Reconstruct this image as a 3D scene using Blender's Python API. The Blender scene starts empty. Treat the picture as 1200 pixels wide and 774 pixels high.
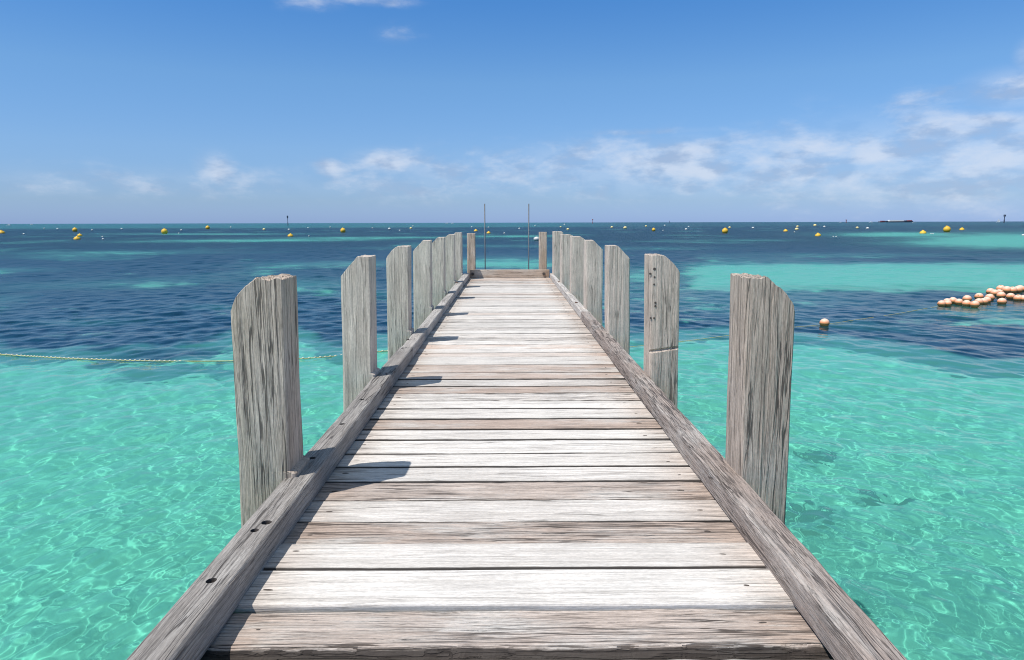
import bpy, bmesh, math, random
import numpy as np
from mathutils import Vector, Matrix, noise

random.seed(7)
rng = np.random.default_rng(11)
S = bpy.context.scene
COL = S.collection

# ------------------------------------------------------------------ camera
H_CAM = 1.5
F = 800.0
PITCH = math.radians(8.95)
YAW = math.radians(-0.26)
ROLL = math.radians(-0.14)
cam = bpy.data.objects.new('camera', bpy.data.cameras.new('camera'))
COL.objects.link(cam)
S.camera = cam
cam.data.lens = 24.0
cam.data.sensor_width = 36.0
cam.data.clip_start = 0.05
cam.data.clip_end = 60000
CAM_R = (Matrix.Rotation(YAW, 3, 'Z') @ Matrix.Rotation(math.pi / 2 - PITCH, 3, 'X') @ Matrix.Rotation(ROLL, 3, 'Z'))
cam.matrix_world = Matrix.Translation((0, 0, H_CAM)) @ CAM_R.to_4x4()

WATER_Z = -1.2
BED_Z = -2.5


def ray(px, py):
    d = CAM_R @ Vector(((px - 600) / F, -(py - 387) / F, -1))
    return d.normalized()


def at(px, py, z):
    """The point at height z seen at photo position px, py."""
    d = ray(px, py)
    if d.z > -0.0004:
        d.z = -0.0004
    t = (z - H_CAM) / d.z
    return Vector((d.x * t, d.y * t, z))


# ------------------------------------------------------------------ sky, sun, exposure
SUN_TO = Vector((-0.45, -0.315, 1)).normalized()
world = bpy.data.worlds.new('World')
S.world = world
world.use_nodes = True
wt = world.node_tree
wt.nodes.clear()


class N:
    """Small helper that adds nodes to a tree."""
    def __init__(self, tree):
        self.t = tree

    def node(self, kind, **kw):
        n = self.t.nodes.new(kind)
        for k, v in kw.items():
            setattr(n, k, v)
        return n

    def link(self, a, b):
        self.t.links.new(a, b)

    def put(self, sock, v):
        if isinstance(v, bpy.types.NodeSocket):
            self.link(v, sock)
        elif isinstance(v, (tuple, list)) and len(v) == 3 and sock.type == 'RGBA':
            sock.default_value = (*v, 1)
        else:
            sock.default_value = v

    def math(self, op, a, b=0.0, c=None, clamp=False):
        n = self.node('ShaderNodeMath', operation=op, use_clamp=clamp)
        self.put(n.inputs[0], a)
        self.put(n.inputs[1], b)
        if c is not None:
            self.put(n.inputs[2], c)
        return n.outputs[0]

    def mix(self, f, a, b, mode='MIX'):
        n = self.node('ShaderNodeMix', data_type='RGBA', blend_type=mode)
        self.put(n.inputs[0], f)
        self.put(n.inputs[6], a)
        self.put(n.inputs[7], b)
        return n.outputs[2]

    def ramp(self, v, lo, hi, a=0.0, b=1.0, smooth=True):
        n = self.node('ShaderNodeMapRange', interpolation_type='SMOOTHSTEP' if smooth else 'LINEAR')
        self.put(n.inputs[0], v)
        self.put(n.inputs[1], lo)
        self.put(n.inputs[2], hi)
        self.put(n.inputs[3], a)
        self.put(n.inputs[4], b)
        return n.outputs[0]

    def noise(self, co, scale, detail=2.0, rough=0.5, dist=0.0, dims='3D'):
        n = self.node('ShaderNodeTexNoise', noise_dimensions=dims)
        if co is not None:
            self.link(co, n.inputs['Vector'])
        self.put(n.inputs['Scale'], scale)
        n.inputs['Detail'].default_value = detail
        n.inputs['Roughness'].default_value = rough
        n.inputs['Distortion'].default_value = dist
        return n.outputs['Fac']

    def mapping(self, co, scale, loc=(0, 0, 0), rot=(0, 0, 0)):
        n = self.node('ShaderNodeMapping')
        self.link(co, n.inputs['Vector'])
        n.inputs['Scale'].default_value = scale
        n.inputs['Location'].default_value = loc
        n.inputs['Rotation'].default_value = rot
        return n.outputs[0]


w = N(wt)
sky = w.node('ShaderNodeTexSky', sky_type='NISHITA')
sky.sun_disc = False
sky.sun_elevation = math.asin(SUN_TO.z)
sky.sun_rotation = math.atan2(SUN_TO.x, SUN_TO.y)
sky.altitude = 0
sky.air_density = 1.0
sky.dust_density = 0.1
sky.ozone_density = 4.0
wco = w.node('ShaderNodeTexCoord').outputs['Generated']
sep = w.node('ShaderNodeSeparateXYZ')
w.link(wco, sep.inputs[0])
elev = w.math('ARCSINE', sep.outputs[2])
azim = w.math('ARCTAN2', sep.outputs[0], sep.outputs[1])
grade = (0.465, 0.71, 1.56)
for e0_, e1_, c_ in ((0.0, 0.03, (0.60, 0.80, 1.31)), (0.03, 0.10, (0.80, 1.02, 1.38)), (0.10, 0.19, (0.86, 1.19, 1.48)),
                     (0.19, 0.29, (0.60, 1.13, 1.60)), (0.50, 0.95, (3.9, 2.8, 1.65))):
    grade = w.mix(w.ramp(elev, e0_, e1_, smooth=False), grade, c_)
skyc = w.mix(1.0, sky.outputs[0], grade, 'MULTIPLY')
# clouds: noise in azimuth and elevation, gathered where the photo has them
comb = w.node('ShaderNodeCombineXYZ')
w.link(azim, comb.inputs[0])
w.link(w.math('MULTIPLY', elev, 2.3), comb.inputs[1])
n1 = w.noise(comb.outputs[0], 9.0, 9.0, 0.56, 0.3)
n2 = w.noise(comb.outputs[0], 34.0, 6.0, 0.6, 0.2)
cn = w.math('ADD', w.math('MULTIPLY', n1, 0.7), w.math('MULTIPLY', n2, 0.3))


def az_el(px, py):
    d = ray(px, py)
    return math.atan2(d.x, d.y), math.asin(d.z)


CLOUDS = [  # px, py, half width, half height, strength
    (40, 214, 70, 14, .30), (175, 217, 60, 12, .28), (252, 200, 22, 18, .52), (320, 214, 20, 8, .34),
    (392, 200, 24, 12, .38), (462, 190, 45, 13, .62), (520, 200, 45, 11, .52), (585, 206, 28, 12, .40),
    (450, 216, 90, 14, .32), (690, 194, 90, 26, .52), (800, 184, 80, 20, .58), (900, 192, 90, 24, .48),
    (1020, 176, 90, 24, .55), (1120, 150, 90, 15, .62), (1060, 158, 60, 14, .45), (1190, 104, 60, 16, .62),
    (1110, 112, 70, 9, .36), (1180, 185, 70, 30, .46), (1205, 66, 16, 14, .5), (365, 3, 40, 9, .30),
    (430, 0, 50, 6, .36), (463, 41, 28, 11, .24), (840, 196, 290, 30, .50), (1080, 188, 230, 44, .50), (740, 190, 60, 16, .55), (970, 170, 60, 18, .5),
    (230, 214, 320, 18, .25), (520, 212, 150, 24, .30), (1010, 158, 160, 12, .25), (760, 155, 110, 5, .26),
]
acc = None
for (px, py, rx, ry, st) in CLOUDS:
    a0, e0 = az_el(px, py)
    k = math.cos(a0)
    dx = w.math('MULTIPLY', w.math('SUBTRACT', azim, a0), F / rx * 1.0 / max(k * k, .5))
    dy = w.math('MULTIPLY', w.math('SUBTRACT', elev, e0), F / ry)
    q = w.math('ADD', w.math('MULTIPLY', dx, dx), w.math('MULTIPLY', dy, dy))
    g = w.math('MULTIPLY', w.math('EXPONENT', w.math('MULTIPLY', q, -0.7)), st)
    acc = g if acc is None else w.math('MAXIMUM', acc, g)
cover = w.ramp(w.math('ADD', acc, w.math('MULTIPLY', w.math('SUBTRACT', cn, 0.5), 1.7)), 0.05, 0.72, 0.0, 0.68)
cover = w.math('MULTIPLY', cover, w.ramp(acc, 0.02, 0.25))
cover = w.math('MAXIMUM', cover, w.math('MULTIPLY', w.ramp(acc, 0.08, 0.5), 0.24))
grey = w.noise(comb.outputs[0], 16.0, 5.0, 0.55)
cloudc = w.mix(w.ramp(grey, 0.42, 0.62), (8.4, 9.0, 10.2), (4.6, 5.6, 7.6))
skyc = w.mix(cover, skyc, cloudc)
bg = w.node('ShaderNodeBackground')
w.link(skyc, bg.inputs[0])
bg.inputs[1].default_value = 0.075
wo = w.node('ShaderNodeOutputWorld')
w.link(bg.outputs[0], wo.inputs[0])

sl = bpy.data.lights.new('sun', 'SUN')
sl.energy = 3.8
sl.angle = math.radians(0.5)
sl.color = (1.0, 0.965, 0.92)
sl.cycles.is_caustics_light = True
sun = bpy.data.objects.new('sun', sl)
COL.objects.link(sun)
sun.location = SUN_TO * 60
sun.rotation_euler = SUN_TO.to_track_quat('Z', 'Y').to_euler()

S.view_settings.view_transform = 'Standard'
S.view_settings.look = 'None'
S.view_settings.exposure = 0.22
S.view_settings.gamma = 1.0
S.view_settings.use_curve_mapping = False
S.cycles.use_denoising = True
S.cycles.filter_width = 1.05
S.cycles.sample_clamp_indirect = 4.0
S.cycles.caustics_reflective = False
S.cycles.caustics_refractive = True
S.cycles.max_bounces = 8
S.cycles.transmission_bounces = 6


# ------------------------------------------------------------------ helpers
def mesh_obj(name, V, Fc, mat, parent=None, smooth=False, loc=None):
    me = bpy.data.meshes.new(name)
    me.from_pydata([tuple(v) for v in V], [], Fc)
    if smooth:
        me.shade_smooth()
    me.materials.append(mat)
    o = bpy.data.objects.new(name, me)
    COL.objects.link(o)
    if parent:
        o.parent = parent
    if loc is not None:
        o.location = loc
    return o


def bm_obj(name, bm, mat, parent=None, smooth=False, loc=None):
    me = bpy.data.meshes.new(name)
    bmesh.ops.recalc_face_normals(bm, faces=bm.faces)
    bm.to_mesh(me)
    bm.free()
    if smooth:
        me.shade_smooth()
    me.materials.append(mat)
    o = bpy.data.objects.new(name, me)
    COL.objects.link(o)
    if parent:
        o.parent = parent
    if loc is not None:
        o.location = loc
    return o


def tag(o, label=None, cat=None, group=None, kind=None):
    if label:
        o['label'] = label
    if cat:
        o['category'] = cat
    if group:
        o['group'] = group
    if kind:
        o['kind'] = kind
    return o


def empty(name, loc):
    o = bpy.data.objects.new(name, None)
    o.empty_display_size = 0.2
    COL.objects.link(o)
    o.location = loc
    return o


def new_mat(name):
    m = bpy.data.materials.new(name)
    m.use_nodes = True
    m.node_tree.nodes.clear()
    n = N(m.node_tree)
    b = n.node('ShaderNodeBsdfPrincipled')
    o = n.node('ShaderNodeOutputMaterial')
    n.link(b.outputs[0], o.inputs[0])
    return m, n, b


def plain(name, col, rough=0.6, var=0.15, scale=20.0, metal=0.0, bump=0.0):
    m, n, b = new_mat(name)
    co = n.node('ShaderNodeTexCoord').outputs['Object']
    f = n.noise(co, scale, 5.0, 0.6)
    dark = tuple(c * (1 - var) for c in col)
    lite = tuple(min(1, c * (1 + var)) for c in col)
    n.link(n.mix(n.ramp(f, 0.3, 0.7), dark, lite), b.inputs['Base Color'])
    b.inputs['Roughness'].default_value = rough
    b.inputs['Metallic'].default_value = metal
    if bump:
        bp = n.node('ShaderNodeBump')
        bp.inputs['Strength'].default_value = bump
        bp.inputs['Distance'].default_value = 0.01
        n.link(f, bp.inputs['Height'])
        n.link(bp.outputs[0], b.inputs['Normal'])
    return m


def wood(name, axis, light, mid, brown, crackc, knots=True):
    """Weathered timber with its grain along one axis.
    Object colour: R how rough and split, G tone, B how brown."""
    m, n, b = new_mat(name)
    tc = n.node('ShaderNodeTexCoord').outputs['Object']
    oi = n.node('ShaderNodeObjectInfo')
    sc = n.node('ShaderNodeSeparateColor')
    n.link(oi.outputs['Color'], sc.inputs[0])
    rgh, tone, brn = sc.outputs[0], sc.outputs[1], sc.outputs[2]
    if axis == 0:        # boards split and weather more near their nailed ends
        sx = n.node('ShaderNodeSeparateXYZ')
        n.link(tc, sx.inputs[0])
        endw = n.ramp(n.math('ABSOLUTE', sx.outputs[0]), 0.78, 1.12)
        rgh = n.math('ADD', rgh, n.math('MULTIPLY', endw, 0.35), clamp=True)
        brn = n.math('ADD', brn, n.math('MULTIPLY', endw, 0.45))
    off = n.node('ShaderNodeCombineXYZ')
    for i, k in enumerate((37.0, 91.0, 53.0)):
        n.link(n.math('MULTIPLY', oi.outputs['Random'], k), off.inputs[i])
    add = n.node('ShaderNodeVectorMath', operation='ADD')
    n.link(tc, add.inputs[0])
    n.link(off.outputs[0], add.inputs[1])
    co = add.outputs[0]
    # the grain wanders sideways
    wn = n.node('ShaderNodeTexNoise')
    n.link(n.mapping(co, tuple(1.6 if i == axis else 5.0 for i in range(3))), wn.inputs['Vector'])
    wn.inputs['Scale'].default_value = 1.0
    wn.inputs['Detail'].default_value = 2.0
    sub = n.node('ShaderNodeVectorMath', operation='SUBTRACT')
    n.link(wn.outputs['Color'], sub.inputs[0])
    sub.inputs[1].default_value = (0.5, 0.5, 0.5)
    mul = n.node('ShaderNodeVectorMath', operation='MULTIPLY')
    n.link(sub.outputs[0], mul.inputs[0])
    mul.inputs[1].default_value = tuple(0.0 if i == axis else 0.022 for i in range(3))
    ad2 = n.node('ShaderNodeVectorMath', operation='ADD')
    n.link(co, ad2.inputs[0])
    n.link(mul.outputs[0], ad2.inputs[1])
    co2 = ad2.outputs[0]

    def st(along, across):
        return n.mapping(co2, tuple(along if i == axis else across for i in range(3)))
    fine = n.noise(st(4.5, 210.0), 1.0, 4.0, 0.7)
    med = n.noise(st(2.6, 80.0), 1.0, 6.0, 0.80)
    broad = n.noise(st(1.1, 20.0), 1.0, 5.0, 0.6)
    lin = n.noise(st(0.55, 17.0), 1.0, 3.0, 0.5)
    lin2 = n.noise(st(0.9, 38.0), 1.0, 2.0, 0.5)
    speck = n.noise(st(40.0, 170.0), 1.0, 3.0, 0.7)
    blot = n.noise(co, 2.6, 4.0, 0.6)
    blot2 = n.noise(n.mapping(co, tuple(1.3 if i == axis else 4.0 for i in range(3)), (7, 3, 5)), 1.0, 5.0, 0.62)
    col = n.mix(n.ramp(broad, 0.34, 0.66), mid, light)
    col = n.mix(n.math('MULTIPLY', n.ramp(med, 0.62, 0.40), n.math('ADD', n.math('MULTIPLY', rgh, 0.62), 0.10)), col, mid)
    bf = n.math('MULTIPLY', n.ramp(n.math('ADD', n.math('MULTIPLY', blot2, 0.6), n.math('MULTIPLY', med, 0.4)), 0.36, 0.56), brn, clamp=True)
    col = n.mix(bf, col, brown)
    # splits: long thin dark lines, more of them where the board is rough
    cthr = n.math('SUBTRACT', n.math('MULTIPLY', rgh, 0.085), -0.275)
    crk = n.math('SUBTRACT', 1.0, n.ramp(med, n.math('SUBTRACT', cthr, 0.018), n.math('ADD', cthr, 0.016)), clamp=True)
    fcrk = n.math('MULTIPLY', n.math('SUBTRACT', 1.0, n.ramp(fine, 0.30, 0.46)), n.math('MULTIPLY', rgh, n.ramp(blot, 0.35, 0.6, 0.35, 1.0)), clamp=True)
    gate = n.ramp(n.noise(st(1.0, 5.0), 1.0, 3.0, 0.6), 0.36, 0.50)
    gate = n.math('MULTIPLY', gate, n.math('ADD', n.math('MULTIPLY', rgh, 1.1), 0.22), clamp=True)
    l1 = n.math('SUBTRACT', 1.0, n.ramp(n.math('ABSOLUTE', n.math('SUBTRACT', lin, 0.5)), 0.005, 0.016), clamp=True)
    l2 = n.math('SUBTRACT', 1.0, n.ramp(n.math('ABSOLUTE', n.math('SUBTRACT', lin2, 0.47)), 0.004, 0.022), clamp=True)
    lin3 = n.noise(st(1.3, 62.0), 1.0, 3.0, 0.6)
    l3 = n.math('SUBTRACT', 1.0, n.ramp(n.math('ABSOLUTE', n.math('SUBTRACT', lin3, 0.5)), 0.008, 0.035), clamp=True)
    col = n.mix(n.math('MULTIPLY', l3, n.math('ADD', n.math('MULTIPLY', rgh, 0.50), 0.06)), col, crackc)
    lines = n.math('MULTIPLY', n.math('MAXIMUM', l1, n.math('MULTIPLY', l2, n.math('MULTIPLY', rgh, 0.8))), gate, clamp=True)
    crk = n.math('MAXIMUM', crk, lines)
    col = n.mix(n.math('MULTIPLY', crk, 0.85), col, crackc)
    col = n.mix(n.math('MULTIPLY', fcrk, 0.72), col, crackc)
    fv = n.math('MULTIPLY', n.ramp(fine, 0.25, 0.75, 0.80, 1.14), n.math('MULTIPLY', n.ramp(med, 0.3, 0.7, 0.84, 1.10), n.ramp(speck, 0.3, 0.7, 0.86, 1.12)))
    tv = n.math('MULTIPLY', fv, n.math('ADD', n.math('MULTIPLY', tone, 0.6), 0.55))
    tv = n.math('MULTIPLY', tv, n.ramp(blot, 0.3, 0.7, 0.93, 1.05))
    cc = n.node('ShaderNodeCombineColor')
    for i in range(3):
        n.link(tv, cc.inputs[i])
    col = n.mix(1.0, col, cc.outputs[0], 'MULTIPLY')
    # board edges blackened by rot and damp
    ed = n.node('ShaderNodeAttribute', attribute_name='edge').outputs['Fac']
    ef = n.math('MULTIPLY', n.ramp(n.math('ADD', ed, n.math('MULTIPLY', n.math('SUBTRACT', med, 0.5), 1.2)), 0.35, 0.75), n.ramp(ed, 0.0, 0.2))
    col = n.mix(n.math('MULTIPLY', ef, 0.93), col, (0.035, 0.028, 0.024))
    n.link(col, b.inputs['Base Color'])
    b.inputs['Roughness'].default_value = 0.82
    b.inputs['Specular IOR Level'].default_value = 0.25
    h = n.math('ADD', n.math('MULTIPLY', fine, 0.35), n.math('MULTIPLY', med, 0.6))
    h = n.math('SUBTRACT', h, n.math('MULTIPLY', crk, 0.9))
    h = n.math('MULTIPLY', h, n.math('ADD', n.math('MULTIPLY', rgh, 0.85), 0.22))
    bp = n.node('ShaderNodeBump')
    bp.inputs['Strength'].default_value = 0.9
    bp.inputs['Distance'].default_value = 0.006
    n.link(h, bp.inputs['Height'])
    n.link(bp.outputs[0], b.inputs['Normal'])
    return m


M_PLANK = wood('deck_timber', 0, (0.84, 0.795, 0.73), (0.69, 0.645, 0.585), (0.60, 0.47, 0.385), (0.07, 0.052, 0.042))
M_RAIL = wood('rail_timber', 1, (0.68, 0.64, 0.585), (0.46, 0.425, 0.385), (0.30, 0.225, 0.185), (0.07, 0.058, 0.052))
M_POST = wood('post_timber', 2, (0.80, 0.685, 0.585), (0.64, 0.54, 0.455), (0.50, 0.37, 0.26), (0.06, 0.052, 0.046))
M_BEAM = wood('end_beam_timber', 0, (0.74, 0.66, 0.56), (0.60, 0.52, 0.43), (0.46, 0.32, 0.22), (0.08, 0.06, 0.05))
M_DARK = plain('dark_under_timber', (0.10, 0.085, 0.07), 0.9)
M_RUST = plain('rusty_bolt', (0.13, 0.06, 0.035), 0.75, 0.4, 120.0, 0.3)
M_NAIL = plain('dark_nail', (0.075, 0.06, 0.05), 0.8, 0.3, 100.0)
M_HOLE = plain('hole_timber', (0.09, 0.075, 0.065), 0.95, 0.3, 60.0)
M_POLE = plain('weathered_steel', (0.085, 0.09, 0.10), 0.5, 0.2, 30.0, 0.3)
M_YEL = plain('yellow_buoy_plastic', (0.78, 0.47, 0.04), 0.55, 0.12, 3.0)
M_YEL2 = plain('faded_yellow_plastic', (0.80, 0.66, 0.30), 0.5, 0.12, 3.0)
M_WHI = plain('white_buoy_plastic', (0.66, 0.66, 0.62), 0.45, 0.08, 3.0)
M_ORA = plain('faded_orange_float', (0.84, 0.46, 0.27), 0.5, 0.16, 9.0)
nt_ = N(M_ORA.node_tree)
b_ = [q for q in M_ORA.node_tree.nodes if q.type == 'BSDF_PRINCIPLED'][0]
sp_ = nt_.node('ShaderNodeSeparateXYZ')
nt_.link(nt_.node('ShaderNodeTexCoord').outputs['Object'], sp_.inputs[0])
old_ = b_.inputs['Base Color'].links[0].from_socket
nt_.link(nt_.mix(nt_.ramp(sp_.outputs[2], -0.05, 0.50), (0.84, 0.29, 0.09), (0.88, 0.62, 0.48)), b_.inputs['Base Color'])
M_ORB = plain('orange_float', (0.82, 0.38, 0.16), 0.45, 0.18, 9.0)
M_WEED = plain('fouling_weed', (0.16, 0.12, 0.05), 0.9, 0.4, 20.0)
M_ROPE = plain('pale_rope', (0.62, 0.57, 0.44), 0.85, 0.25, 60.0)
M_ROPY = plain('yellow_rope', (0.50, 0.46, 0.20), 0.85, 0.25, 60.0)
M_SHIPD = plain('dark_hull_paint', (0.11, 0.11, 0.14), 0.6)
M_SHIPR = plain('red_hull_paint', (0.30, 0.06, 0.05), 0.6)
M_SHIPW = plain('white_boat_paint', (0.80, 0.80, 0.78), 0.4, 0.04, 0.3)
M_BLACK = plain('dark_beacon_paint', (0.07, 0.09, 0.13), 0.6)
M_GRASS = plain('seaweed', (0.02, 0.05, 0.04), 0.9, 0.4, 12.0)


# ------------------------------------------------------------------ water and seabed
def polar(name, r, a, zf, smooth=True):
    n, m = len(a), len(r)
    R, A = np.meshgrid(r, a, indexing='ij')
    X = R * np.sin(A)
    Y = R * np.cos(A)
    Z = zf(X, Y, R)
    co = np.stack([X, Y, Z], -1).reshape(-1, 3).astype(np.float32)
    i = (np.arange(m - 1)[:, None] * n + np.arange(n)[None]).reshape(-1)
    j = (np.arange(m - 1)[:, None] * n + (np.arange(n)[None] + 1) % n).reshape(-1)
    faces = np.stack([i, i + n, j + n, j], -1).astype(np.int32)
    c = len(co)
    cz = co[:n, 2].mean()
    co = np.vstack([co, [[0, 0, cz]]]).astype(np.float32)
    tri = np.stack([np.full(n, c), np.arange(n), (np.arange(n) + 1) % n], -1).astype(np.int32)
    me = bpy.data.meshes.new(name)
    me.vertices.add(len(co))
    me.vertices.foreach_set('co', co.reshape(-1))
    loops = np.concatenate([faces.reshape(-1), tri.reshape(-1)])
    tot = np.concatenate([np.full(len(faces), 4), np.full(len(tri), 3)]).astype(np.int32)
    st = np.concatenate([[0], np.cumsum(tot)[:-1]]).astype(np.int32)
    me.loops.add(len(loops))
    me.loops.foreach_set('vertex_index', loops)
    me.polygons.add(len(tot))
    me.polygons.foreach_set('loop_start', st)
    me.update(calc_edges=True)
    me.polygons.foreach_set('use_smooth', np.ones(len(tot), dtype=bool))
    # make faces look up
    if me.polygons[0].normal.z < 0:
        me.flip_normals()
    o = bpy.data.objects.new(name, me)
    COL.objects.link(o)
    return o, co


def attr(me, name, vals):
    a = me.attributes.new(name, 'FLOAT', 'POINT')
    a.data.foreach_set('value', vals.astype(np.float32))


DA = math.radians(0.19)
front = np.arange(-math.radians(105), math.radians(105) + DA / 2, DA)
back = np.arange(front[-1] + math.radians(3), 2 * math.pi + front[0] - math.radians(1), math.radians(3))
angles = np.concatenate([front, back])


def radii(*segs):
    out = [segs[0][0]]
    for (r0, r1, k) in segs:
        while out[-1] < r1:
            out.append(out[-1] * k)
    return np.array(out)


rw = radii((0.3, 1.4, 1.12), (1.4, 130, 1.0033), (130, 300, 1.006), (300, 14000, 1.06))
cell = np.maximum(np.gradient(rw), rw * DA)
WAVES = []
WIND = math.radians(250)          # direction the ripples run
for k in range(150):
    lam = 0.105 * 2 ** (rng.random() ** 1.3 * 5.4)
    d = WIND + rng.normal(0, 0.95)
    slope = 0.0165 * (0.75 + 0.5 * rng.random())
    if lam > 0.38:
        slope *= 1.0
    if lam > 1.2:
        slope *= 0.38
    kk = 2 * math.pi / lam
    WAVES.append((lam, kk * math.sin(d), kk * math.cos(d), rng.random() * 6.283, slope / kk, slope))
MISS = np.zeros(len(rw))


def water_z(X, Y, R):
    Z = np.full(X.shape, WATER_Z)
    # gusts: calmer and rougher patches
    gust = 0.85 + 0.22 * np.sin(X * .21 + 1.3 * np.sin(Y * .13)) * np.sin(Y * .17 + 1.1 * np.sin(X * .11 + 2)) 
    for lam, kx, ky, ph, am, sl_ in WAVES:
        wgt = np.clip((lam / cell - 2.6) / 2.6, 0, 1)
        MISS[:] += (1 - wgt ** 2) * sl_ ** 2 / 2
        rows = np.nonzero(wgt > 0)[0]
        if len(rows) == 0:
            continue
        r0, r1 = rows[0], rows[-1] + 1
        Z[r0:r1] += wgt[r0:r1, None] * am * gust[r0:r1] * np.sin(kx * X[r0:r1] + ky * Y[r0:r1] + ph)
    return Z


water, wco_ = polar('water', rw, angles, water_z)
tag(water, kind='structure')
rough = np.sqrt(np.sqrt(2 * MISS))          # waves too small for the mesh out there become roughness
rough = np.clip(rough * .7, 0.0, 0.30) * np.clip((rw - 9) / 25, 0, 1) ** .6
attr(water.data, 'ripple', np.concatenate([np.repeat(rough, len(angles)), [0.0]]))
M_WATER, n, b = new_mat('sea_water')
at_ = n.node('ShaderNodeAttribute', attribute_name='ripple')
n.link(at_.outputs['Fac'], b.inputs['Roughness'])
sa = n.node('ShaderNodeAttribute', attribute_name='milky').outputs['Fac']
n.link(n.math('SUBTRACT', 0.995, n.math('MULTIPLY', sa, 0.31)), b.inputs['Transmission Weight'])
b.inputs['IOR'].default_value = 1.19
b.inputs['Base Color'].default_value = (0.150, 0.61, 0.49, 1)
# wavelets too fine for the far mesh
wc = n.node('ShaderNodeTexCoord').outputs['Object']
wl = n.node('ShaderNodeVectorMath', operation='LENGTH')
n.link(wc, wl.inputs[0])
wh = n.math('ADD', n.noise(n.mapping(wc, (.45, 1.0, 1), (0, 0, 0), (0, 0, .35)), 1.6, 6.0, 0.72), n.noise(n.mapping(wc, (.5, 1.0, 1), (3, 7, 0)), 0.16, 3.0, 0.6))
wb = n.node('ShaderNodeBump')
n.link(n.ramp(wl.outputs['Value'], 35.0, 140.0, 0.0, 1.0), wb.inputs['Strength'])
wb.inputs['Distance'].default_value = 0.45
n.link(wh, wb.inputs['Height'])
n.link(wb.outputs[0], b.inputs['Normal'])
water.data.materials.append(M_WATER)
water.cycles.is_caustics_caster = True


def photo_of(X, Y):
    """Photo position of water points, arrays."""
    Rm = np.array(CAM_R)
    P = np.stack([X, Y, np.full(X.shape, WATER_Z - H_CAM)], -1) @ Rm
    zz = np.where(P[..., 2] < -0.01, -P[..., 2], 0.01)
    return 600 + F * P[..., 0] / zz, 387 - F * P[..., 1] / zz


def vnoise(X, Y, seed):
    """Cheap smooth noise from a few rotated sines, about -1..1."""
    r = np.random.default_rng(seed)
    out = np.zeros(X.shape)
    for k in range(9):
        a = r.random() * 6.283
        f = 2 ** (k * 0.33)
        p = X * math.cos(a) + Y * math.sin(a)
        q = -X * math.sin(a) + Y * math.cos(a)
        out += np.sin(p * f + r.random() * 6 + 1.4 * np.sin(q * f * 0.8 + r.random() * 6)) / f ** 0.7
    return out / 2.6


def ell(px, py, x, y, rx, ry, tilt=0.0):
    dy = py - y - tilt * (px - x)
    return np.exp(-(((px - x) / rx) ** 2 + (dy / ry) ** 2))


def sst(v, a, b_):
    t = np.clip((v - a) / (b_ - a), 0, 1)
    return t * t * (3 - 2 * t)


def grass_mask(X, Y):
    R = np.hypot(X, Y) + 1e-6
    k = np.maximum(R - 1.6, 0.1) / R          # refraction brings the bed about two metres nearer
    px, py = photo_of(X * k, Y * k)
    px = np.where(Y > 0.5, px, 600)
    py = np.where(Y > 0.5, py, 2000)
    lim = np.clip(px, -400, 1600)
    px = lim
    # the sand nearest the camera ends along a ragged line
    edge = np.interp(px, [-400, 0, 120, 200, 280, 420, 560, 700, 760, 930, 1100, 1200, 1600],
                     [430, 412, 425, 420, 402, 408, 404, 396, 400, 408, 424, 432, 450])
    wob = vnoise(X * 1.1, Y * .9, 3) * 7 * np.clip((py - 262) / 140, 0, 2) * 1.5
    m = 1 - sst(py + wob, edge - 6, edge + 7)
    m = np.maximum(m, 0.95 * ell(px, py + wob * .6, 205, 436, 95, 15, 0.02))
    m = np.maximum(m, 0.45 * ell(px, py + wob * .6, 20, 425, 70, 8))
    # sandy openings farther out
    s = np.zeros(X.shape)

    def add(x, y, rx, ry, st, tilt=0.0):
        nonlocal s
        s = np.maximum(s, st * ell(px, py + wob * .25, x, y, rx, ry, tilt))
    band = sst(px, 770, 840) * sst(py + wob * .3, 306, 313) * (1 - sst(py + wob * .3, 335, 343))
    s = np.maximum(s, band * 0.95)
    add(755, 325, 60, 10, .65)
    add(1190, 282, 130, 9, 1.0)
    add(1060, 275, 90, 3, .8)
    add(1160, 374, 90, 10, .62, 0.02)
    add(1010, 392, 80, 5, .35, .1)
    add(1000, 300, 160, 2.5, .35)
    add(120, 297, 110, 2.2, .55, -.01)
    add(300, 282, 150, 1.8, .75, -.008)
    add(420, 279, 130, 1.4, .65, -.006)
    add(240, 274.5, 130, 1.0, .6)
    add(0, 318, 60, 2.5, .45)
    add(380, 311, 90, 3, .55, -.02)
    add(150, 335, 170, 6, .32, -.04)
    add(360, 338, 60, 8, .55)
    add(430, 350, 60, 5, .40)
    add(100, 386, 60, 5, .28)
    add(280, 367, 60, 3, .35)
    add(590, 309, 70, 6, .85)
    add(600, 277, 60, 1.2, .7)
    add(590, 289, 90, 1.6, .35)
    add(760, 292, 80, 2, .3)
    add(880, 282, 60, 1.5, .35)
    # general patchiness and the bright far bar under the horizon
    s = np.maximum(s, 0.30 * sst(vnoise(X * .16, Y * .10, 8), 0.25, 1.0))
    bar = (1 - sst(py, 265.5 - (px - 600) * .0035, 267.5 - (px - 600) * .0035)) * (1 - 0.55 * sst(px, 600, 800))
    s = np.maximum(s, bar * 0.36)
    m = m * (1 - np.clip(s, 0, 1))
    return np.clip(m, 0, 1)


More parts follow.
